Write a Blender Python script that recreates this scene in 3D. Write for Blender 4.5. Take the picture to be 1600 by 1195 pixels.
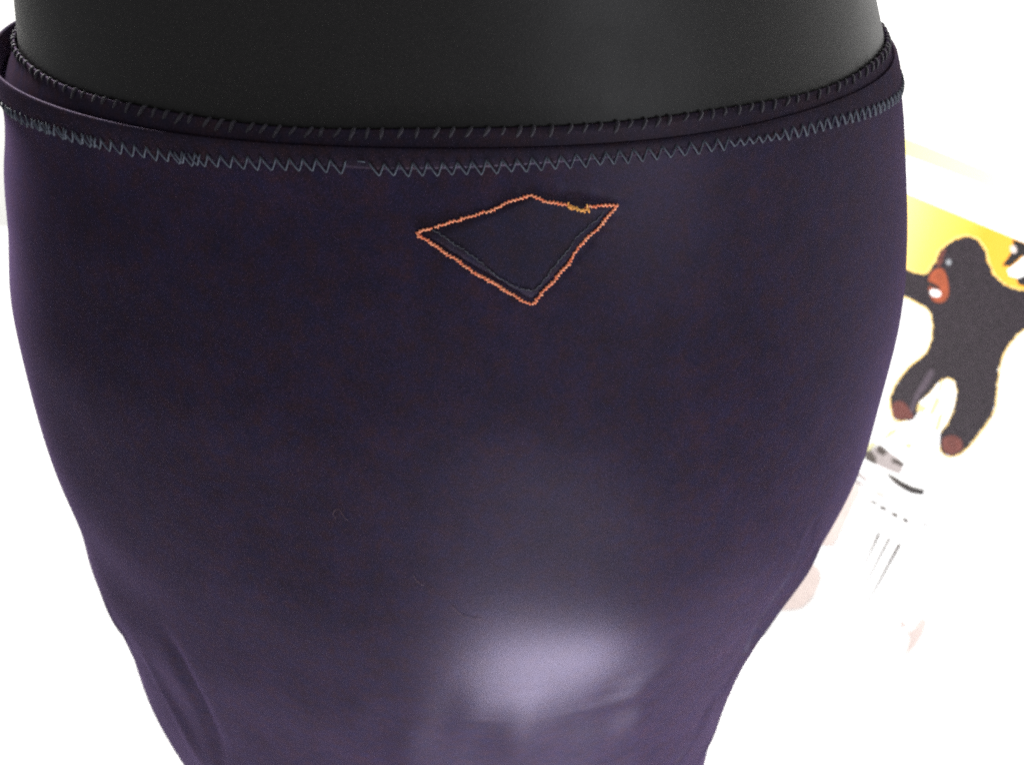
import bpy, bmesh, math, random
import numpy as np
from mathutils import Vector
from mathutils.geometry import tessellate_polygon

random.seed(7)
rng = np.random.default_rng(7)
for o in list(bpy.data.objects):
    bpy.data.objects.remove(o)
S = bpy.context.scene
C = S.collection

# ------------------------------------------------------------------ camera
# z = 0 is just below the waist of the form; the floor lies 0.95 m lower.
CAM = Vector((0.0, -0.38, 0.135)); PITCH = math.radians(39.3); FPX = 1357.0
FLOOR = -0.95
cd = bpy.data.cameras.new('camera'); cam = bpy.data.objects.new('camera', cd); C.objects.link(cam)
cam.location = CAM; cam.rotation_euler = (math.radians(90) - PITCH, 0, 0)
cd.sensor_width = 4.54; cd.lens = FPX / 1600 * 4.54
cd.clip_start = 0.01; cd.clip_end = 100
cd.dof.use_dof = True; cd.dof.focus_distance = 0.31; cd.dof.aperture_fstop = 1.45
S.camera = cam

# ------------------------------------------------------------------ light
W = bpy.data.worlds.new('World'); S.world = W; W.use_nodes = True
bg = W.node_tree.nodes['Background']
bg.inputs[0].default_value = (0.95, 0.97, 1.0, 1); bg.inputs[1].default_value = 0.30

def area(name, loc, target, power, sx, sy, col):
    l = bpy.data.lights.new(name, 'AREA'); l.shape = 'RECTANGLE'; l.size = sx; l.size_y = sy
    l.energy = power; l.color = col
    o = bpy.data.objects.new(name, l); C.objects.link(o); o.location = loc
    o.rotation_euler = (Vector(target) - Vector(loc)).to_track_quat('-Z', 'Y').to_euler()
    return o
area('overhead_fill', (-0.25, 0.95, 1.60), (0.05, 0.55, -0.95), 42, 0.9, 0.7, (1.0, 0.98, 0.95)).data.spread = math.radians(105)  # added overhead lamp, out of view, to burn out floor and wall
area('wall_fill', (-0.75, 0.75, 0.70), (0.45, 0.30, -0.50), 15, 0.5, 0.5, (1.0, 0.98, 0.95)).data.spread = math.radians(80)  # extra fill with no fixture behind it, lifts the poster wall to white
area('back_wall_fill', (-0.55, 0.70, 0.90), (-1.0, 1.6, -0.2), 23, 0.4, 0.4, (1.0, 0.98, 0.95)).data.spread = math.radians(120)  # added fill that whitens the far wall at the left
area('window_light', (1.15, -1.75, 0.28), (0.0, -0.1, 0.0), 7, 0.6, 0.6, (0.93, 0.95, 1.0))
area('sheen_fill', (0.115, -0.45, -0.70), (0.03, -0.13, -0.25), 6.0, 0.30, 0.16, (0.92, 0.97, 1.0))  # unseen lamp added low in front to make the skirt's bright sheen
area('low_violet_fill', (0.30, -0.50, -0.90), (0.02, -0.1, -0.42), 3.8, 1.3, 0.35, (0.84, 0.70, 1.0))  # added violet fill near the floor, brightens the bottom of the skirt

S.view_settings.view_transform = 'Standard'; S.view_settings.look = 'None'
S.view_settings.exposure = 0; S.view_settings.gamma = 1
S.render.engine = 'CYCLES'
S.cycles.use_denoising = False
S.cycles.max_bounces = 8
S.cycles.pixel_filter_type = 'BLACKMAN_HARRIS'; S.cycles.filter_width = 2.1
S.cycles.sample_clamp_indirect = 0.5

# ------------------------------------------------------------------ helpers
def tag(o, label=None, cat=None, group=None, kind=None):
    if label: o['label'] = label
    if cat: o['category'] = cat
    if group: o['group'] = group
    if kind: o['kind'] = kind
    return o

def mesh_obj(name, verts, faces, mat, parent=None, smooth=True):
    m = bpy.data.meshes.new(name); m.from_pydata([tuple(map(float, v)) for v in verts], [], faces); m.update()
    if smooth: m.polygons.foreach_set('use_smooth', [True] * len(m.polygons))
    m.materials.append(mat)
    o = bpy.data.objects.new(name, m); C.objects.link(o)
    if parent: o.parent = parent
    return o

def grid_faces(nr, nc, wrap=True):
    f = []
    for i in range(nr - 1):
        for j in range(nc if wrap else nc - 1):
            k = (j + 1) % nc
            f.append((i * nc + j, (i + 1) * nc + j, (i + 1) * nc + k, i * nc + k))
    return f

def tube(pts, rad, n=6, closed=False):
    """verts, faces of a tube; rad is a number or a list"""
    P = [Vector(p) for p in pts]; m = len(P); V = []; Fc = []
    ref = None
    for i, p in enumerate(P):
        a = P[(i - 1) % m] if closed or i > 0 else p
        b = P[(i + 1) % m] if closed or i < m - 1 else p
        t = (b - a)
        t = t.normalized() if t.length > 1e-12 else Vector((1, 0, 0))
        if ref is None:
            ref = t.orthogonal().normalized()
        ref = (ref - t * ref.dot(t))
        ref = ref.normalized() if ref.length > 1e-9 else t.orthogonal().normalized()
        bn = t.cross(ref); r = rad[i] if hasattr(rad, '__len__') else rad
        for k in range(n):
            g = 2 * math.pi * k / n
            V.append(p + (ref * math.cos(g) + bn * math.sin(g)) * r)
    for i in range(m if closed else m - 1):
        j = (i + 1) % m
        for k in range(n):
            l = (k + 1) % n
            Fc.append((i * n + k, i * n + l, j * n + l, j * n + k))
    if not closed:
        Fc.append(tuple(range(n))[::-1]); Fc.append(tuple((m - 1) * n + k for k in range(n)))
    return V, Fc

def join(parts):
    V = []; Fc = []
    for v, f in parts:
        b = len(V); V += list(v); Fc += [tuple(i + b for i in q) for q in f]
    return V, Fc

def catmull(pts, n):
    out = []
    P = [Vector(p) for p in pts]
    P = [P[0] * 2 - P[1]] + P + [P[-1] * 2 - P[-2]]
    for i in range(1, len(P) - 2):
        for k in range(n):
            t = k / n
            a, b, c, d = P[i - 1], P[i], P[i + 1], P[i + 2]
            out.append(0.5 * ((2 * b) + (c - a) * t + (2 * a - 5 * b + 4 * c - d) * t * t + (3 * b - 3 * c + d - a) * t ** 3))
    out.append(P[-2]); return out

# ------------------------------------------------------------------ materials
def mat(name, col, rough=0.5, spec=0.5):
    m = bpy.data.materials.new(name); m.use_nodes = True
    b = m.node_tree.nodes['Principled BSDF']
    b.inputs['Base Color'].default_value = (*col, 1); b.inputs['Roughness'].default_value = rough
    b.inputs['Specular IOR Level'].default_value = spec
    return m, m.node_tree, b

def noise(nt, scale, detail=2.0, rough=0.5, vec=None):
    n = nt.nodes.new('ShaderNodeTexNoise'); n.inputs['Scale'].default_value = scale
    n.inputs['Detail'].default_value = detail; n.inputs['Roughness'].default_value = rough
    if vec: nt.links.new(vec, n.inputs['Vector'])
    return n

def ramp(nt, fac, stops):
    r = nt.nodes.new('ShaderNodeValToRGB')
    while len(r.color_ramp.elements) < len(stops): r.color_ramp.elements.new(0.5)
    for e, (p, c) in zip(r.color_ramp.elements, stops): e.position = p; e.color = (*c, 1)
    nt.links.new(fac, r.inputs[0]); return r

def coords(nt, kind='Object'):
    return nt.nodes.new('ShaderNodeTexCoord').outputs[kind]

def bump(nt, b, height, strength, dist):
    k = nt.nodes.new('ShaderNodeBump'); k.inputs['Strength'].default_value = strength; k.inputs['Distance'].default_value = dist
    nt.links.new(height, k.inputs['Height']); nt.links.new(k.outputs[0], b.inputs['Normal']); return k

def fabric(name, c0, c1, rough, spec, sheen, sheen_col):
    m, nt, b = mat(name, c0, rough, spec)
    tc = coords(nt)
    # knitted melange: fine fibres of slightly different dye, and broader blotches
    n1 = noise(nt, 1700, 2, 0.6, tc); n2 = noise(nt, 60, 3, 0.6, tc); n3 = noise(nt, 2600, 1, 0.5, tc)
    add = nt.nodes.new('ShaderNodeMath'); add.operation = 'MULTIPLY_ADD'
    nt.links.new(n1.outputs[0], add.inputs[0]); add.inputs[1].default_value = 0.72
    mul = nt.nodes.new('ShaderNodeMath'); mul.operation = 'MULTIPLY'; mul.inputs[1].default_value = 0.28
    nt.links.new(n2.outputs[0], mul.inputs[0]); nt.links.new(mul.outputs[0], add.inputs[2])
    r = ramp(nt, add.outputs[0], [(0.34, tuple(x * 0.45 for x in c0)), (0.47, c0), (0.53, c1), (0.68, tuple(x * 1.7 for x in c1))])
    # uneven dye: patches a little redder or bluer
    hs = noise(nt, 190, 3, 0.65, tc); hr = ramp(nt, hs.outputs[0], [(0.34, (1.30, 1.0, 0.66)), (0.5, (1.0, 1.0, 1.0)), (0.66, (0.72, 1.0, 1.22))])
    mm = nt.nodes.new('ShaderNodeMix'); mm.data_type = 'RGBA'; mm.blend_type = 'MULTIPLY'; mm.inputs[0].default_value = 1.0
    nt.links.new(r.outputs[0], mm.inputs[6]); nt.links.new(hr.outputs[0], mm.inputs[7])
    nt.links.new(mm.outputs[2], b.inputs['Base Color'])
    b.inputs['Specular IOR Level'].default_value = 0.0
    b.inputs['Sheen Weight'].default_value = sheen; b.inputs['Sheen Roughness'].default_value = 0.35
    b.inputs['Sheen Tint'].default_value = (*sheen_col, 1)
    k = bump(nt, b, n3.outputs[0], 0.2, 0.0003)
    # the dyed fibres themselves shine: a soft tinted gloss of even weight
    gl = nt.nodes.new('ShaderNodeBsdfGlossy'); gl.inputs['Color'].default_value = (0.88, 0.76, 1.0, 1)
    gl.inputs['Roughness'].default_value = rough; nt.links.new(k.outputs[0], gl.inputs['Normal'])
    mx = nt.nodes.new('ShaderNodeMixShader'); mx.inputs[0].default_value = spec
    nt.links.new(b.outputs[0], mx.inputs[1]); nt.links.new(gl.outputs[0], mx.inputs[2])
    nt.links.new(mx.outputs[0], nt.nodes['Material Output'].inputs['Surface'])
    return m

M = {}
M['fabric'] = fabric('purple_stretch_fabric', (0.0104, 0.0064, 0.0172), (0.0156, 0.0086, 0.0225), 0.37, 0.025, 0.11, (0.62, 0.42, 0.85))
M['band'] = fabric('waistband_fabric', (0.0110, 0.0070, 0.0135), (0.0155, 0.0092, 0.0175), 0.45, 0.020, 0.04, (0.62, 0.45, 0.75))
M['patch'] = fabric('patch_fabric', (0.0092, 0.0068, 0.0165), (0.0135, 0.0090, 0.0210), 0.42, 0.026, 0.08, (0.55, 0.45, 0.85))

m, nt, b = mat('black_form_plastic', (0.012, 0.0115, 0.0105), 0.43, 0.32)
tc = coords(nt); n1 = noise(nt, 1700, 2, 0.6, tc); n2 = noise(nt, 40, 3, 0.6, tc)
r = ramp(nt, n1.outputs[0], [(0.3, (0.0050, 0.0045, 0.0044)), (0.7, (0.0135, 0.0120, 0.0118))]); nt.links.new(r.outputs[0], b.inputs['Base Color'])
rr = ramp(nt, n2.outputs[0], [(0.3, (0.40,) * 3), (0.7, (0.47,) * 3)]); nt.links.new(rr.outputs[0], b.inputs['Roughness'])
bump(nt, b, n1.outputs[0], 0.2, 0.0003); M['form'] = m

def thread(name, c0, c1, rough=0.6, scale=700):
    m, nt, b = mat(name, c0, rough, 0.3)
    n = noise(nt, scale, 2, 0.6, coords(nt)); r = ramp(nt, n.outputs[0], [(0.35, c0), (0.65, c1)])
    nt.links.new(r.outputs[0], b.inputs['Base Color']); b.inputs['Sheen Weight'].default_value = 0.2
    return m
M['grey_thread'] = thread('slate_grey_thread', (0.028, 0.036, 0.054), (0.052, 0.064, 0.090))
M['dark_thread'] = thread('dark_purple_thread', (0.014, 0.011, 0.018), (0.030, 0.025, 0.036))
M['faint_thread'] = thread('faint_grey_thread', (0.018, 0.020, 0.030), (0.050, 0.055, 0.075), scale=400)
M['orange_thread'] = thread('orange_thread', (0.88, 0.17, 0.06), (0.97, 0.42, 0.22), scale=900)
M['yellow_thread'] = thread('yellow_orange_thread', (0.95, 0.36, 0.06), (0.98, 0.56, 0.14), scale=500)
M['lint'] = thread('pink_lint', (0.13, 0.07, 0.085), (0.20, 0.11, 0.11))

def plain(name, c, rough=0.6, var=0.12, scale=40):
    m, nt, b = mat(name, c, rough, 0.3)
    n = noise(nt, scale, 3, 0.6, coords(nt))
    r = ramp(nt, n.outputs[0], [(0.3, tuple(x * (1 - var) for x in c)), (0.7, tuple(min(0.95, x * (1 + var)) for x in c))])
    nt.links.new(r.outputs[0], b.inputs['Base Color']); return m
M['wall'] = plain('white_wall_paint', (0.84, 0.84, 0.82), 0.7, 0.02, 8)
M['floor'] = plain('white_floor', (0.82, 0.82, 0.80), 0.5, 0.03, 8)
M['paper'] = plain('poster_paper', (0.86, 0.86, 0.83), 0.55, 0.02, 10)
M['ape'] = plain('print_dark_brown', (0.019, 0.0135, 0.018), 0.55, 0.40, 260)
M['rust'] = plain('print_rust', (0.26, 0.060, 0.025), 0.55, 0.2, 120)
M['foot'] = plain('print_foot_brown', (0.11, 0.034, 0.028), 0.55, 0.25, 120)
M['lilac'] = plain('print_lilac_grey', (0.060, 0.045, 0.058), 0.55, 0.2, 120)
M['halo'] = plain('painted_glow_fringe', (0.86, 0.60, 0.20), 0.55, 0.1, 60)  # amber of the overexposure fringe, put into colour
M['white'] = plain('print_white', (0.88, 0.88, 0.86), 0.5, 0.01, 20)
M['black'] = plain('print_black', (0.018, 0.015, 0.016), 0.5, 0.2, 60)
M['grey'] = plain('print_grey', (0.060, 0.048, 0.042), 0.5, 0.15, 90)
M['palegrey'] = plain('print_pale_grey', (0.33, 0.29, 0.28), 0.5, 0.08, 90)
M['dullblue'] = plain('print_dull_blue', (0.26, 0.27, 0.29), 0.5, 0.08, 90)
M['pink'] = plain('print_pale_pink', (0.58, 0.49, 0.45), 0.5, 0.06, 60)
M['olive'] = plain('print_pale_olive', (0.52, 0.49, 0.27), 0.6, 0.06, 30)

# printed sky of the poster: pale yellow to amber, along the sheet
m, nt, b = mat('print_yellow_sky', (0.9, 0.7, 0.1), 0.55, 0.3)
g = coords(nt, 'Generated'); sp = nt.nodes.new('ShaderNodeSeparateXYZ'); nt.links.new(g, sp.inputs[0])
r = ramp(nt, sp.outputs[0], [(0.15, (0.86, 0.70, 0.30)), (0.36, (0.86, 0.57, 0.12)), (0.54, (0.84, 0.37, 0.032)), (0.95, (0.84, 0.42, 0.06))])
nt.links.new(r.outputs[0], b.inputs['Base Color']); M['sky'] = m

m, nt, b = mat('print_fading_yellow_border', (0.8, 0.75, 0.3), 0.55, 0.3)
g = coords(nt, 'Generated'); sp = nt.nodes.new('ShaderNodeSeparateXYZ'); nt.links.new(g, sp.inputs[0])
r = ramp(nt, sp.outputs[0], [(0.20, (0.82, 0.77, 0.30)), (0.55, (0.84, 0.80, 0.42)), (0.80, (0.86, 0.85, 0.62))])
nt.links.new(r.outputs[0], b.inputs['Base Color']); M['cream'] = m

# ------------------------------------------------------------------ body profiles
def spline(zk, v):
    x = np.array(zk)[::-1]; y = np.array(v)[::-1]; n = len(x); h = np.diff(x)
    A = np.eye(n); bb = np.zeros(n)
    for i in range(1, n - 1):
        A[i, i - 1] = h[i - 1]; A[i, i] = 2 * (h[i - 1] + h[i]); A[i, i + 1] = h[i]
        bb[i] = 6 * ((y[i + 1] - y[i]) / h[i] - (y[i] - y[i - 1]) / h[i - 1])
    mm = np.linalg.solve(A, bb)
    def f(z):
        z = np.asarray(z, float); i = np.clip(np.searchsorted(x, z) - 1, 0, n - 2); t = z - x[i]; hh = h[i]
        return mm[i + 1] * t ** 3 / (6 * hh) + mm[i] * (hh - t) ** 3 / (6 * hh) + (y[i + 1] / hh - mm[i + 1] * hh / 6) * t + (y[i] / hh - mm[i] * hh / 6) * (hh - t)
    return f
ZK = [0.016, -0.006, -0.03, -0.06, -0.09, -0.12, -0.16, -0.2, -0.24, -0.28, -0.32, -0.37, -0.42, -0.5, -0.6]
skA = spline(ZK, [0.1858, 0.1923, 0.2008, 0.2099, 0.2183, 0.2234, 0.2276, 0.2296, 0.2275, 0.2257, 0.2231, 0.2195, 0.2182, 0.2147, 0.216])
skC = spline(ZK, [-0.0265, -0.0241, -0.0247, -0.0245, -0.0257, -0.0264, -0.0285, -0.0299, -0.0332, -0.0405, -0.043, -0.0475, -0.0521, -0.0528, -0.0511])
MZ = [0.40, 0.30, 0.20, 0.12, 0.06, 0.02, -0.02]
fmA = spline(MZ, [0.150, 0.135, 0.138, 0.1495, 0.1637, 0.1778, 0.1905])
fmC = spline(MZ, [-0.036, -0.036, -0.035, -0.0331, -0.0287, -0.0242, -0.0205])
RATIO = 0.62
TOP = 0.0158

def ang(phi, c, w):
    d = (phi - c + np.pi) % (2 * np.pi) - np.pi
    return np.exp(-(d / w) ** 2)

BULGES = []
CREASES = []      # (polyline in (arc, z), width, height), filled below
def crease(arc, z):
    tot = np.zeros(np.broadcast(arc, z).shape)
    for pl, w, h in CREASES:
        best = np.full(tot.shape, 1e9)
        par = np.zeros(tot.shape)
        n = len(pl) - 1
        for i in range(n):
            (ax, az), (bx, bz) = pl[i], pl[i + 1]
            dx, dz = bx - ax, bz - az; L2 = dx * dx + dz * dz
            t = np.clip(((arc - ax) * dx + (z - az) * dz) / L2, 0, 1)
            d = np.hypot(arc - ax - t * dx, z - az - t * dz)
            u = (i + t) / n
            par = np.where(d < best, u, par); best = np.minimum(best, d)
        fade = np.clip(np.sin(np.pi * np.clip(par, 0.02, 0.98)), 0, 1) ** 0.6
        tot = tot + h * fade * np.exp(-(best / w) ** 2)
    return tot

def skirt(phi, z, off=0.0, detail=True):
    phi = np.asarray(phi, float); z = np.asarray(z, float)
    a = skA(z); c = skC(z)
    up = np.clip((z + 0.02) / 0.036, 0, 1)
    off = off + 0.0025 * ang(phi, -np.pi, 0.7) * up ** 1.5 
    if detail:
        off = off + crease(phi * 0.17, z)
        for bp, bz, rw, rz, hh in BULGES:
            dp = ((phi - bp + np.pi) % (2 * np.pi) - np.pi) * 0.17
            off = off + hh * np.exp(-(dp / rw) ** 2 - ((z - bz) / rz) ** 2)
        # slack ripples of the cloth
        off = off + 0.0004 * np.sin(phi * 9 + 40 * z) * np.sin(23 * z + 3 * phi) * np.clip((-z - 0.02) / 0.1, 0, 1)
    A = a; B = RATIO * a
    nx = np.cos(phi) / A; ny = np.sin(phi) / B; l = np.hypot(nx, ny)
    return np.stack([c + A * np.cos(phi) + off * nx / l, B * np.sin(phi) + off * ny / l, z + 0 * phi], -1)

def form(phi, z, off=0.0):
    phi = np.asarray(phi, float); z = np.asarray(z, float)
    w = np.clip((z + 0.03) / 0.045, 0, 1); w = w * w * (3 - 2 * w)
    zz = np.maximum(z, -0.62); zs = np.minimum(zz, 0.016)
    tp = np.where(z < -0.62, 1 - 0.35 * ((-0.62 - z) / 0.33), 1.0)
    a = w * fmA(np.clip(z, -0.02, 0.4)) + (1 - w) * (skA(zs) - 0.006) * tp
    c = w * fmC(np.clip(z, -0.02, 0.4)) + (1 - w) * skC(zs)
    A = a + off; B = a * (0.626 * w + (1 - w) * 0.612) + off
    return np.stack([c + A * np.cos(phi), B * np.sin(phi), z + 0 * phi], -1)

sT, cT = math.sin(PITCH), math.cos(PITCH)
def ray(px, py):
    x = (px - 800) / FPX; u = (597.5 - py) / FPX
    return Vector((x, cT + u * sT, -sT + u * cT))
_t = np.linspace(0.12, 0.95, 6000)
def on_skirt(px, py):
    """(phi, z) where the sight line of a photo pixel meets the cloth"""
    d = np.array(ray(px, py)); P = np.array(CAM) + _t[:, None] * d
    z = np.clip(P[:, 2], -0.6, 0.016); a = skA(z); c = skC(z)
    g = ((P[:, 0] - c) / a) ** 2 + (P[:, 1] / (RATIO * a)) ** 2 - 1
    ok = (g < 0) & (P[:, 2] < 0.02)
    k = int(np.argmax(ok)) if ok.any() else int(np.argmin(g))
    return math.atan2(P[k, 1] / RATIO, P[k, 0] - c[k]), float(P[k, 2])

def crease_px(pts, w, h):
    CREASES.append(([(p * 0.17, z) for p, z in (on_skirt(*q) for q in pts)], w, h))
for px_, py_, rw_, rz_, hh_ in ((860, 1030, 0.100, 0.100, 0.0140),):
    BULGES.append((*on_skirt(px_, py_), rw_, rz_, hh_))
# folds of the stretched cloth near the thighs
crease_px([(262, 985), (282, 1030), (308, 1083), (335, 1150), (352, 1220)], 0.0050, -0.00330)
crease_px([(222, 1010), (252, 1070), (285, 1130), (320, 1200)], 0.0060, 0.00240)
crease_px([(1262, 815), (1240, 868), (1209, 917), (1175, 980), (1148, 1045), (1120, 1110)], 0.0036, -0.0040)
crease_px([(1275, 840), (1240, 898), (1200, 960), (1165, 1020)], 0.0050, 0.0034)
crease_px([(1132, 1060), (1096, 1134), (1058, 1189), (1030, 1240)], 0.0045, -0.00270)
crease_px([(1160, 1060), (1122, 1134), (1085, 1195), (1060, 1240)], 0.0060, 0.00180)
crease_px([(1052, 960), (1030, 1005), (985, 1050), (905, 1090)], 0.0120, 0.00144)
crease_px([(905, 1075), (888, 1110), (880, 1160), (878, 1215)], 0.0120, -0.00132)
crease_px([(760, 1090), (742, 1140), (735, 1210)], 0.0090, -0.00135)
crease_px([(640, 1110), (632, 1160), (630, 1215)], 0.0080, 0.00120)
crease_px([(1010, 1070), (975, 1120), (950, 1190)], 0.0120, 0.00120)
for px_, dx_, h_ in ((560, -6, 0.0009), (700, -4, -0.0008), (815, -2, 0.0010), (945, 4, -0.0010), (990, 8, 0.0010), (430, -10, -0.0008)):
    crease_px([(px_ - dx_, 1035), (px_, 1085), (px_ + dx_, 1140), (px_ + dx_ * 2, 1230)], 0.0075, h_)
crease_px([(160, 930), (180, 972), (205, 1005)], 0.0080, 0.00150)

def normal_at(px, py):
    f, z = on_skirt(px, py); e = 1e-3
    P = lambda a, b: Vector(skirt(np.array(a), np.array(b)))
    n_ = (P(f + e, z) - P(f - e, z)).cross(P(f, z + e) - P(f, z - e)).normalized()
    return P(f, z), n_
# the seam of the patch draws the cloth in a little, with small puckers beside it
KITE = ((653, 364), (829, 305), (964, 320), (834, 472), (653, 364))
for q0, q1 in zip(KITE[:-1], KITE[1:]):
    crease_px([q0, q1], 0.0016, -0.00045)
    for t in np.linspace(0.12, 0.88, 7):
        mx_, my_ = q0[0] + (q1[0] - q0[0]) * t, q0[1] + (q1[1] - q0[1]) * t
        ox, oy = mx_ - 815, my_ - 375; l_ = math.hypot(ox, oy); ln = random.uniform(14, 30)
        crease_px([(mx_, my_), (mx_ + ox / l_ * ln, my_ + oy / l_ * ln)], 0.0014, random.uniform(0.0001, 0.0003))
# ------------------------------------------------------------------ setting
WN = Vector((-0.793, -0.609, 0.0)).normalized(); WS = Vector((0.609, -0.793, 0.0)).normalized()
WD = -0.515      # the wall is the plane WN.P = WD
def on_wall(px, py, off=0.0):
    d = ray(px, py); t = (WD - WN.dot(CAM)) / WN.dot(d)
    return CAM + d * t + WN * off

def quad(name, pts, mat_, **k):
    o = mesh_obj(name, pts, [(0, 1, 2, 3)], mat_, smooth=False); return o
tag(quad('floor', [(-4, -4, FLOOR), (4, -4, FLOOR), (4, 4, FLOOR), (-4, 4, FLOOR)], M['floor']), kind='structure')
p0 = WN * WD
lft, rgt = p0 - WS * 1.6, p0 + WS * 2.4
tag(quad('wall', [(lft.x, lft.y, FLOOR), (rgt.x, rgt.y, FLOOR), (rgt.x, rgt.y, 1.6), (lft.x, lft.y, 1.6)], M['wall']), kind='structure')
tag(quad('wall', [(-4, lft.y - 0.02, FLOOR), (lft.x + 0.5, lft.y - 0.02, FLOOR), (lft.x + 0.5, lft.y - 0.02, 1.6), (-4, lft.y - 0.02, 1.6)], M['wall']), kind='structure')

# ------------------------------------------------------------------ display form
NP = 288
phis = np.linspace(-np.pi, np.pi, NP, endpoint=False)
zr = np.concatenate([np.linspace(0.40, 0.06, 40), np.linspace(0.058, -0.05, 60)[0:], np.linspace(-0.06, FLOOR, 70)])
V = form(phis[None, :], zr[:, None]).reshape(-1, 3)
F = grid_faces(len(zr), NP)
F.append(tuple(range(NP))); F.append(tuple((len(zr) - 1) * NP + k for k in range(NP))[::-1])
tag(mesh_obj('display_form', V, F, M['form']), 'smooth black hip display form showing bare above the skirt waistband', 'mannequin')

# ------------------------------------------------------------------ skirt
sk = bpy.data.objects.new('stretch_skirt', None); C.objects.link(sk); sk.location = (0, 0, 0)
tag(sk, 'dark purple stretch skirt on the black form with an orange stitched kite patch', 'skirt')

ZG = np.radians([-180, -154, -138, -126, -117, -109, -102, -95, -82, -75, -60, -51, -40, -17, 0, 60, 120])
ZV = [0.003, 0.0040, 0.0068, 0.0074, 0.0078, 0.0090, 0.0100, 0.0094, 0.0104, 0.0109, 0.0109, 0.0098, 0.0090, 0.0035, 0.003, 0.003, 0.003]
def zig_z(phi): return np.interp(phi, ZG, ZV)
def top_z(phi): return TOP + 0.0035 * ang(phi, -np.pi, 0.45) + 0.0004 * np.sin(phi * 3 + 1) + 0.0003 * np.sin(phi * 7)

# main panel
zr = np.concatenate([np.linspace(0.0125, -0.045, 64), np.linspace(-0.047, -0.62, 240)])
NP2 = 840; ph2 = np.linspace(-np.pi, np.pi, NP2, endpoint=False)
V = skirt(ph2[None, :], zr[:, None]).reshape(-1, 3)
mesh_obj('skirt_panel', V, grid_faces(len(zr), NP2), M['fabric'], sk)

# waistband: doubled cloth, rolled over at the top, turned down inside
rows = []
zt = top_z(ph2); zb = zig_z(ph2) - 0.0004
rows.append(skirt(ph2, zb, 0.0001))
for t in np.linspace(0, 1, 7): rows.append(skirt(ph2, zb + (zt - 0.0014 - zb) * t, 0.0006 + 0.0003 * math.sin(math.pi * t)))
for g in np.linspace(0.25, 1.0, 6) * math.pi:
    rows.append(skirt(ph2, zt - 0.0014 + 0.0009 * math.sin(g), 0.0006 - 0.0010 * (1 - math.cos(g)) / 2 * 1.6))
rows.append(skirt(ph2, zt - 0.010, -0.0011))
wb = mesh_obj('waistband', np.concatenate(rows), grid_faces(len(rows), NP2), M['band'], sk)

# inner overlocked edge standing up between the band and the form
def inner(phi, z, off=0.0):
    lo = skirt(phi, np.minimum(z, 0.016), -0.0016)
    hi = form(phi, z, 0.0014)
    t = np.clip((z - 0.002) / 0.017, 0, 1)[..., None]
    P = lo * (1 - t) + hi * t
    n = np.stack([np.cos(phi), np.sin(phi) * 1.6, 0 * phi], -1); n = n / np.linalg.norm(n, axis=-1, keepdims=True)
    P = P + off * n; P[..., 2] = z
    return P
rows = []
edge = lambda ph: 0.0205 + 0.003 * ang(ph, -np.pi, 0.45) + 0.0005 * np.sin(ph * 5 + 2) + 0.0003 * np.sin(ph * 11)
for t in np.linspace(0, 1, 8): rows.append(inner(ph2, 0.002 + (edge(ph2) - 0.002) * t, 0.0004))
rows.append(inner(ph2, edge(ph2) + 0.0003, 0.0)); rows.append(inner(ph2, edge(ph2), -0.0004)); rows.append(inner(ph2, edge(ph2) - 0.006, -0.0004))
ed = mesh_obj('overlocked_edge', np.concatenate(rows), grid_faces(len(rows), NP2), M['band'], sk)

def arc_table(fn):
    ph = np.linspace(math.radians(-176), math.radians(3), 3000); P = fn(ph)
    s = np.concatenate([[0], np.cumsum(np.linalg.norm(np.diff(P, axis=0), axis=1))]); return ph, s
# overlock loops, one slanted loop every 5.4 mm
ph, s = arc_table(lambda p: inner(p, edge(p)))
x = 0.0
while x < s[-1] - 0.006:
    w = 0.0016 + random.uniform(-0.0004, 0.0004); p = []; hz = random.uniform(0.7, 1.15)
    slant = random.uniform(-0.0004, 0.0011); rr_ = random.uniform(0.00020, 0.00034)
    for u, dz, off in ((0, -0.0026, 0.0004), (0.3, -0.0016, 0.00065), (0.65, -0.0004, 0.0006), (0.9, 0.0004, 0.0001), (1.0, 0.0001, -0.0006)):
        f = float(np.interp(x + u * (w + slant), s, ph)); p.append(inner(np.array(f), np.array(float(edge(f)) + dz * hz), off * hz))
    v, f = tube(catmull(p, 3), [rr_ + 0.00036 * math.sin(math.pi * min(1, k / 12)) for k in range(13)], 6)
    mesh_obj('stitch', v, f, M['dark_thread'], ed)
    x += 0.0052 + random.uniform(-0.0007, 0.0008)

# zigzag stitches of the band: each V one stitch
ph, s = arc_table(lambda p: skirt(p, zig_z(p), 0, False))
def zpt(sx, dz, off):
    f = float(np.interp(sx, s, ph)); z = float(zig_z(f)) + dz
    o = 0.0010 if dz > -0.0002 else 0.0004
    return skirt(np.array(f), np.array(z), o + off)
def vstitch(sx, per, amp, rad=0.00030):
    q = [zpt(sx, amp, 0.0002), zpt(sx + per * 0.22, amp * 0.15, 0.0004), zpt(sx + per * 0.46, -amp * 0.96, 0.0003), zpt(sx + per * 0.56, -amp, 0.0003),
         zpt(sx + per * 0.78, -amp * 0.1, 0.0004), zpt(sx + per, amp * 0.98, 0.0002)]
    v, f = tube(catmull(q, 2), rad, 5); mesh_obj('stitch', v, f, M['grey_thread'], wb)
gap0 = float(np.interp(on_skirt(553, 250)[0], ph, s)); gap1 = float(np.interp(on_skirt(577, 250)[0], ph, s))
e0 = float(np.interp(on_skirt(290, 240)[0], ph, s)); e1 = float(np.interp(on_skirt(1130, 215)[0], ph, s)); e2 = float(np.interp(on_skirt(1215, 205)[0], ph, s))
x = 0.004
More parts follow.
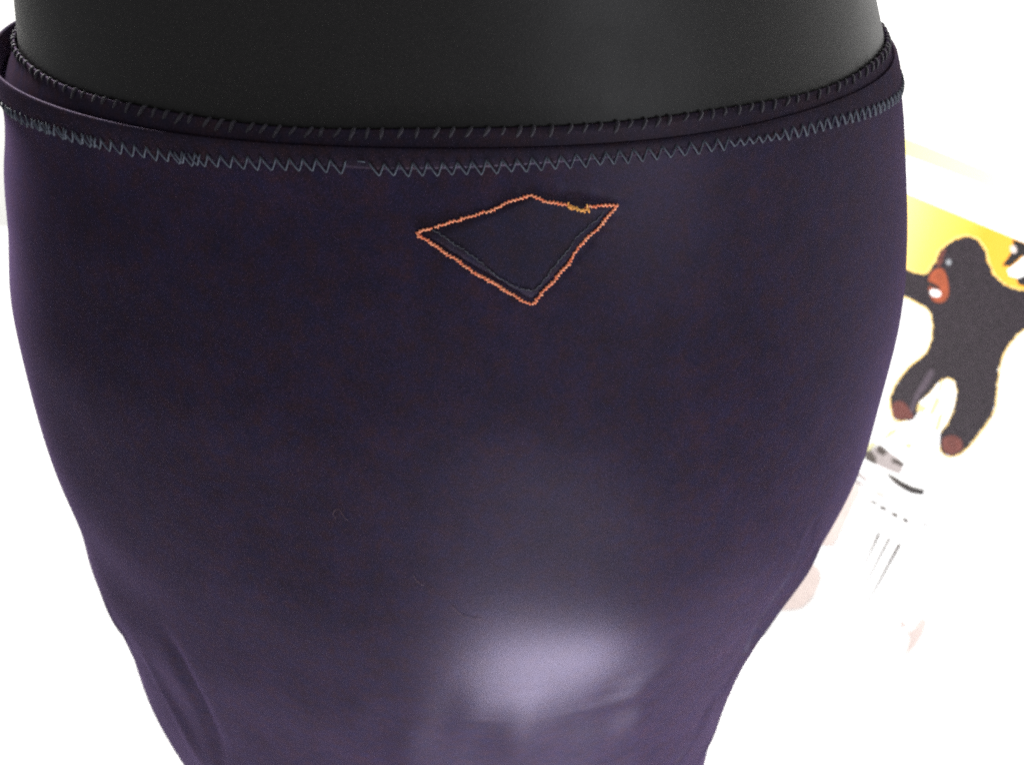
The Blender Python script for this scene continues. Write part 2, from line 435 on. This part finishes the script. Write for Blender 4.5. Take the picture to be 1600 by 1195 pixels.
while x < s[-1] - 0.006:
    per = 0.0049 + random.uniform(-0.0004, 0.0004); amp = 0.0021 + random.uniform(-0.0002, 0.0002)
    if e1 < x < e2: amp *= 0.65; per *= 0.8
    if x > e2: per *= 0.86
    if gap0 < x + per * 0.6 < gap1:
        v, f = tube([zpt(gap0 + 0.0016, 0.0024, 0.0003), zpt(gap0 + 0.0040, 0.0022, 0.0003)], 0.00028, 5); mesh_obj('stitch', v, f, M['grey_thread'], wb)
        x = gap1; continue
    vstitch(x, per, amp)
    if 0.03 < x < e0 and random.random() < 0.40:      # sewn over twice towards the side
        vstitch(x + per * random.uniform(0.25, 0.6), per * 0.9, amp * 0.85)
    x += per

# kite patch
corners = [on_skirt(*q) for q in ((653, 364), (829, 305), (964, 320), (834, 472))]
def patch_pt(u, v):
    (a, b, c, d) = corners
    return tuple(a[k] * (1 - u) * (1 - v) + b[k] * u * (1 - v) + c[k] * u * v + d[k] * (1 - u) * v for k in (0, 1))
n = 30; P = []
for i in range(n + 1):
    for j in range(n + 1):
        u, v = i / n, j / n
        u = 0.012 + 0.976 * u; v = 0.012 + 0.976 * v
        e = min(i, j, n - i, n - j)
        P.append(skirt(*map(np.array, patch_pt(u, v)), 0.0002 if e == 0 else (0.00055 if e == 1 else 0.0007)))
pa = mesh_obj('kite_patch', P, grid_faces(n + 1, n + 1, False), M['patch'], sk)

def surf_path(pix, step=0.00032):
    q = [on_skirt(*p) for p in pix]; out = []
    for (a, b) in zip(q[:-1], q[1:]):
        L = float(np.linalg.norm(skirt(np.array(a[0]), np.array(a[1])) - skirt(np.array(b[0]), np.array(b[1]))))
        m_ = max(2, int(L / step))
        for k in range(m_):
            t = k / m_; out.append((a[0] + (b[0] - a[0]) * t, a[1] + (b[1] - a[1]) * t))
    out.append(q[-1]); return out
def stitched(pix, rad, amp, off, period=4, name='orange_stitching', material='orange_thread', parent=None, gaps=0.0):
    pth = surf_path(pix); parts = []; cur = []
    wob = 0.0
    for i in range(len(pth) - 1):
        (f, z), (f2, z2) = pth[i], pth[i + 1]
        t = np.array([(f2 - f) * 0.13, z2 - z]); t /= (np.linalg.norm(t) + 1e-12); nn = np.array([-t[1], t[0]])
        wob = wob * 0.9 + random.gauss(0, 0.00008)
        o = amp * math.sin(2 * math.pi * i / period) * random.uniform(0.4, 1.6) + wob
        if gaps and random.random() < gaps:
            if len(cur) > 2: parts.append(tube(cur, rad, 5))
            cur = []; continue
        cur.append(skirt(np.array(f + nn[0] * o / 0.13), np.array(z + nn[1] * o), off + 0.0001 * math.cos(2 * math.pi * i / period)))
    if len(cur) > 2: parts.append(tube(cur, [rad * random.uniform(0.75, 1.25) for _ in cur], 5))
    v, f = join(parts); return mesh_obj(name, v, f, M[material], parent)
stitched([(679, 354), (690, 351), (720, 341), (760, 329), (798, 313), (829, 304), (852, 313), (886, 321)], 0.00036, 0.00030, 0.0008, 4, parent=pa)
stitched([(914, 324), (930, 322), (948, 319), (966, 319), (950, 335), (925, 362), (900, 391), (874, 424), (848, 452), (838, 472), (829, 473)], 0.00038, 0.00032, 0.0008, 4, parent=pa)
stitched([(829, 473), (810, 464), (793, 455), (770, 439), (742, 424), (715, 405), (690, 388), (664, 372), (653, 367), (651, 362), (657, 357), (677, 355)], 0.00040, 0.00026, 0.0008, 4, parent=pa)
stitched([(740, 424), (770, 440), (796, 457)], 0.00030, 0.0003, 0.0011, 5, parent=pa)
stitched([(666, 356), (683, 362), (700, 371), (738, 399), (770, 424), (800, 443), (818, 450), (834, 451), (846, 440), (864, 414), (884, 391), (905, 362), (930, 340), (940, 326)], 0.00020, 0.00012, 0.0009, 6,
         'inner_stitching', 'faint_thread', pa, 0.04)
# knotted end of the thread on the top edge
pts = []
for k in range(46):
    t = k / 45
    px = 886 + 31 * t + random.gauss(0, 2.6); py = 318 + 8 * math.sin(t * 2.2) + random.gauss(0, 2.2)
    f, z = on_skirt(px, py); pts.append(skirt(np.array(f), np.array(z), 0.0010 + random.uniform(0, 0.0008)))
v1 = tube(catmull(pts, 3), 0.00026, 5)
tails = []
for q in (((888, 322), (886, 316), (887, 312)), ((914, 326), (916, 320), (915, 315))):
    tails.append(tube(catmull([skirt(*map(np.array, on_skirt(*p)), 0.0012 + 0.0005 * i) for i, p in enumerate(q)], 4), 0.00024, 5))
v, f = join([v1] + tails); mesh_obj('thread_knot', v, f, M['yellow_thread'], pa)

# stray fibres clinging to the cloth
for lab, pix in (('tiny hooked pink fibre clinging to the middle of the skirt', [(528, 800), (524, 792), (532, 786), (540, 796), (546, 802)]),
                 ('short pale fibre low on the skirt, just left of the bright sheen', [(708, 920), (716, 928), (728, 934), (750, 937)]),
                 ('thin speck of fibre on the skirt above the short pale fibre', [(648, 876), (654, 886), (664, 893)])):
    q = [skirt(*map(np.array, on_skirt(*p)), 0.0004) for p in pix]
    v, f = tube(catmull(q, 4), 0.00006, 5)
    tag(mesh_obj('lint_fibre', v, f, M['lint']), lab, 'lint', 'fibres clinging to the skirt')

# ------------------------------------------------------------------ poster on the wall
po = bpy.data.objects.new('poster', None); C.objects.link(po)
tag(po, 'overexposed poster on the white wall showing a dark ape above a pale ribbed column', 'poster')
SH = 0.003
c = [on_wall(1352, 262, SH), on_wall(1760, 431, SH)]
topz = c[0].z - 0.0
a_ = c[0]; s0 = (a_ - p0).dot(WS) - 0.22; s1 = s0 + 0.80
def wp(s_, z_, off): q = p0 + WS * s_ + WN * off; return Vector((q.x, q.y, z_))
ztop = on_wall(1458, 317).z + 0.12
def slab(name, s0_, s1_, z0_, z1_, off0, off1, mt, parent=None):
    v = [wp(s0_, z0_, off0), wp(s1_, z0_, off0), wp(s1_, z1_, off0), wp(s0_, z1_, off0), wp(s0_, z0_, off1), wp(s1_, z0_, off1), wp(s1_, z1_, off1), wp(s0_, z1_, off1)]
    return mesh_obj(name, v, [(0, 1, 2, 3), (7, 6, 5, 4), (0, 4, 5, 1), (1, 5, 6, 2), (2, 6, 7, 3), (3, 7, 4, 0)], mt, parent, False)
slab('sheet', s0, s1, FLOOR + 0.0005, ztop, 0.0005, SH, M['paper'], po)

def poly(name, pix, layer, mt, parent, smooth_n=0, shag=0):
    if smooth_n:
        for _ in range(2 if smooth_n > 1 else 1):                    # round the corners without overshoot
            nx_ = []
            for i in range(len(pix)):
                (ax, ay), (bx, by) = pix[i - 1], pix[i]
                nx_ += [(ax * .75 + bx * .25, ay * .75 + by * .25), (ax * .25 + bx * .75, ay * .25 + by * .75)]
            pix = nx_
    if shag:                                  # ragged fur edge
        fine = []
        for i in range(len(pix)):
            (ax, ay), (bx, by) = pix[i - 1], pix[i]; k_ = max(1, int(math.hypot(bx - ax, by - ay) / 3))
            fine += [(ax + (bx - ax) * t / k_ + random.gauss(0, shag), ay + (by - ay) * t / k_ + random.gauss(0, shag)) for t in range(k_)]
        pix = fine
    off = SH + 0.00012 * layer
    tris = tessellate_polygon([[Vector((x, y, 0)) for x, y in pix]])
    V_ = [on_wall(x, y, off) for x, y in pix]; T_ = []
    for i, j, k in tris:
        T_.append((i, j, k) if (V_[j] - V_[i]).cross(V_[k] - V_[i]).dot(WN) > 0 else (i, k, j))
    me = bpy.data.meshes.new(name); me.from_pydata(V_, [], T_); me.update(); me.materials.append(mt)
    o = bpy.data.objects.new(name, me); C.objects.link(o); o.parent = parent; return o
def disc(name, x, y, rx, ry, layer, mt, parent):
    return poly(name, [(x + rx * math.cos(k * math.pi / 8), y + ry * math.sin(k * math.pi / 8)) for k in range(16)], layer, mt, parent)

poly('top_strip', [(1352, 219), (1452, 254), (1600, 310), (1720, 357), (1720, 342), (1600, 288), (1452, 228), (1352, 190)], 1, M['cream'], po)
poly('printed_sky', [(1340, 268), (1458, 317), (1600, 376), (1720, 426), (1720, 520), (1620, 500), (1560, 470), (1470, 458), (1340, 440)], 1, M['sky'], po)
APE = [(1513, 367), (1531, 373), (1542, 388), (1547, 410), (1556, 429), (1575, 446), (1600, 453), (1640, 452), (1690, 440), (1700, 480), (1650, 502), (1600, 513), (1586, 527), (1574, 543), (1566, 562), (1561, 594), (1558, 636),
       (1543, 661), (1518, 693), (1502, 707), (1481, 712), (1472, 699), (1469, 677), (1480, 667), (1492, 645), (1497, 623), (1499, 604), (1492, 591), (1483, 588), (1467, 594), (1458, 610), (1438, 626), (1435, 640),
       (1443, 650), (1424, 655), (1400, 655), (1394, 635), (1394, 620), (1403, 597), (1423, 572), (1450, 551), (1459, 531), (1461, 505), (1456, 483), (1435, 470), (1415, 461), (1375, 445), (1330, 430), (1330, 395), (1375, 408), (1416, 418),
       (1435, 426), (1451, 427), (1458, 416), (1467, 404), (1470, 392), (1483, 381), (1499, 370)]
def grow(pix, d):
    out = []; m_ = len(pix)
    for i in range(m_):
        a, b_ = Vector(pix[i - 1]), Vector(pix[(i + 1) % m_]); t = (b_ - a).normalized()
        out.append((pix[i][0] + t.y * d, pix[i][1] - t.x * d))
    return out
# amber fringe of the overexposure, painted as a strip outside the outline
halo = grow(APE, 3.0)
ape = poly('printed_ape', APE, 3, M['ape'], po, 1, 0.9)
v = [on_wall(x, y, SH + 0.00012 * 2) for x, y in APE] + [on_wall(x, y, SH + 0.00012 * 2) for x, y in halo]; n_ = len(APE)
mesh_obj('glow_fringe', v, [(i, (i + 1) % n_, n_ + (i + 1) % n_, n_ + i) for i in range(n_)], M['halo'], ape, False)
poly('muzzle', [(1462, 419), (1477, 416), (1484, 434), (1487, 458), (1478, 472), (1461, 470), (1455, 455), (1453, 432)], 4, M['rust'], ape, 4)
poly('brow', [(1470, 394), (1484, 383), (1478, 396), (1474, 414), (1464, 414)], 4, M['foot'], ape, 4)
poly('mouth', [(1456, 450), (1468, 451), (1475, 456), (1470, 463), (1457, 460)], 5, M['white'], ape, 4)
poly('nostril', [(1451, 437), (1459, 439), (1472, 447), (1472, 451), (1458, 447), (1451, 443)], 5, M['black'], ape, 3)
disc('eye', 1485.5, 408, 4, 4.5, 4, M['dullblue'], ape)
poly('foot', [(1396, 628), (1412, 622), (1424, 636), (1432, 652), (1418, 653), (1402, 653), (1396, 640)], 4, M['foot'], ape, 4)
poly('foot', [(1474, 682), (1492, 676), (1506, 684), (1508, 699), (1496, 707), (1482, 709), (1475, 698)], 4, M['foot'], ape, 4)
poly('leg_highlight', [(1458, 572), (1466, 578), (1452, 602), (1436, 625), (1430, 645), (1421, 645), (1430, 618), (1445, 592)], 4, M['lilac'], ape, 4)  # shine along the leg, put in as a lighter colour

col = poly('printed_column', [(1483, 590), (1494, 596), (1497, 612), (1493, 634), (1484, 655), (1472, 672), (1470, 700), (1460, 760), (1456, 780), (1400, 1010), (1300, 1010), (1262, 960), (1345, 765), (1352, 720), (1376, 690), (1400, 660), (1430, 654), (1440, 640), (1440, 626), (1458, 612), (1468, 597)], 5, M['white'], po)
poly('cap_shade', [(1377, 690), (1392, 703), (1416, 719), (1411, 740), (1396, 734), (1372, 724), (1352, 706), (1364, 703)], 6, M['palegrey'], col, 3)
poly('cap_shade', [(1376, 691), (1390, 702), (1384, 710), (1372, 703)], 7, M['grey'], col)
poly('cap_shade', [(1352, 703), (1364, 702), (1372, 712), (1372, 724), (1356, 716)], 7, M['grey'], col)
poly('cap_shade', [(1398, 713), (1417, 721), (1413, 727), (1396, 719)], 7, M['grey'], col)
poly('rim_band', [(1385, 735), (1398, 740), (1414, 750), (1431, 758), (1448, 762), (1446, 771), (1427, 768), (1413, 761), (1400, 752)], 7, M['grey'], col)
poly('rim_band', [(1398, 743), (1414, 753), (1430, 760), (1447, 764), (1446, 770), (1428, 766), (1413, 759)], 8, M['black'], col)
poly('shade_mark', [(1340, 732), (1359, 745), (1357, 751), (1338, 738)], 6, M['palegrey'], col)
poly('shade_mark', [(1337, 744), (1355, 755), (1353, 759), (1335, 748)], 6, M['palegrey'], col)
poly('shade_mark', [(1372, 762), (1387, 768), (1384, 777), (1369, 771)], 6, M['pink'], col)
for x, y, w, h in ((1368, 782, 6, 2.6), (1383, 791, 6, 3.6), (1401, 801.5, 5.5, 4), (1418, 810, 5, 3.8), (1433, 814, 2, 2), (1448, 816, 2.4, 2)):
    poly('window_slot', [(x - w, y - h * .9 - w * .35), (x + w, y - h * .6 + w * .3), (x + w * .8, y + h + w * .3), (x - w * .9, y + h * .8 - w * .3)], 6, M['grey'], col)
for a, b_, w in (((1377, 829), (1351, 886), 2.6), ((1393, 837), (1343, 933), 2.2), ((1409, 846), (1351, 953), 3.0)):
    poly('flute', [(a[0] - w, a[1]), (a[0] + w, a[1] + w * .4), (b_[0] + .5, b_[1]), (b_[0] - .4, b_[1])], 6, M['grey'], col)
poly('shaded_side', [(1343, 752), (1348, 766), (1335, 790), (1316, 832), (1304, 850), (1270, 850), (1300, 780)], 6, M['pink'], col)
for pts_ in ([(1466, 616), (1473, 622), (1462, 644), (1453, 648)], [(1470, 646), (1478, 640), (1471, 668), (1462, 672)], [(1392, 672), (1408, 664), (1402, 674), (1378, 690)],
             [(1352, 700), (1366, 688), (1372, 690), (1358, 705)], [(1418, 690), (1428, 690), (1428, 697), (1418, 698)], [(1440, 628), (1452, 634), (1446, 642), (1438, 640)], [(1472, 596), (1478, 592), (1474, 608), (1468, 612)]):
    poly('trim_line', pts_, 6, M['olive'], col)
poly('printed_blot', [(1240, 872), (1264, 877), (1282, 882), (1286, 903), (1278, 922), (1267, 938), (1250, 951), (1200, 950)], 6, M['pink'], po, 4)  # pale pink blot of the print, no definite subject
poly('printed_smudge', [(1440, 962), (1452, 966), (1446, 984), (1437, 1000), (1428, 1012), (1414, 1024), (1420, 1008), (1424, 992), (1416, 986), (1432, 980)], 1, M['pink'], po, 3)  # small pinkish smudge of the print
poly('printed_smudge', [(1396, 962), (1412, 966), (1422, 976), (1408, 978), (1394, 976)], 1, M['pink'], po, 3)
# plain dark and white shape at the poster's right side
dk = poly('printed_wedge', [(1585, 372), (1600, 377), (1660, 398), (1650, 432), (1600, 397), (1583, 413), (1569, 413), (1578, 401), (1588, 386)], 4, M['black'], po)
poly('pale_spot', [(1582, 381), (1591, 382), (1593, 392), (1586, 395), (1581, 389)], 5, M['pink'], dk, 3)
poly('white_side', [(1577, 420), (1592, 409), (1604, 398), (1640, 425), (1620, 440), (1592, 432), (1580, 429)], 5, M['white'], dk)
poly('dark_side', [(1592, 434), (1606, 428), (1625, 442), (1606, 445), (1594, 441)], 6, M['black'], dk)
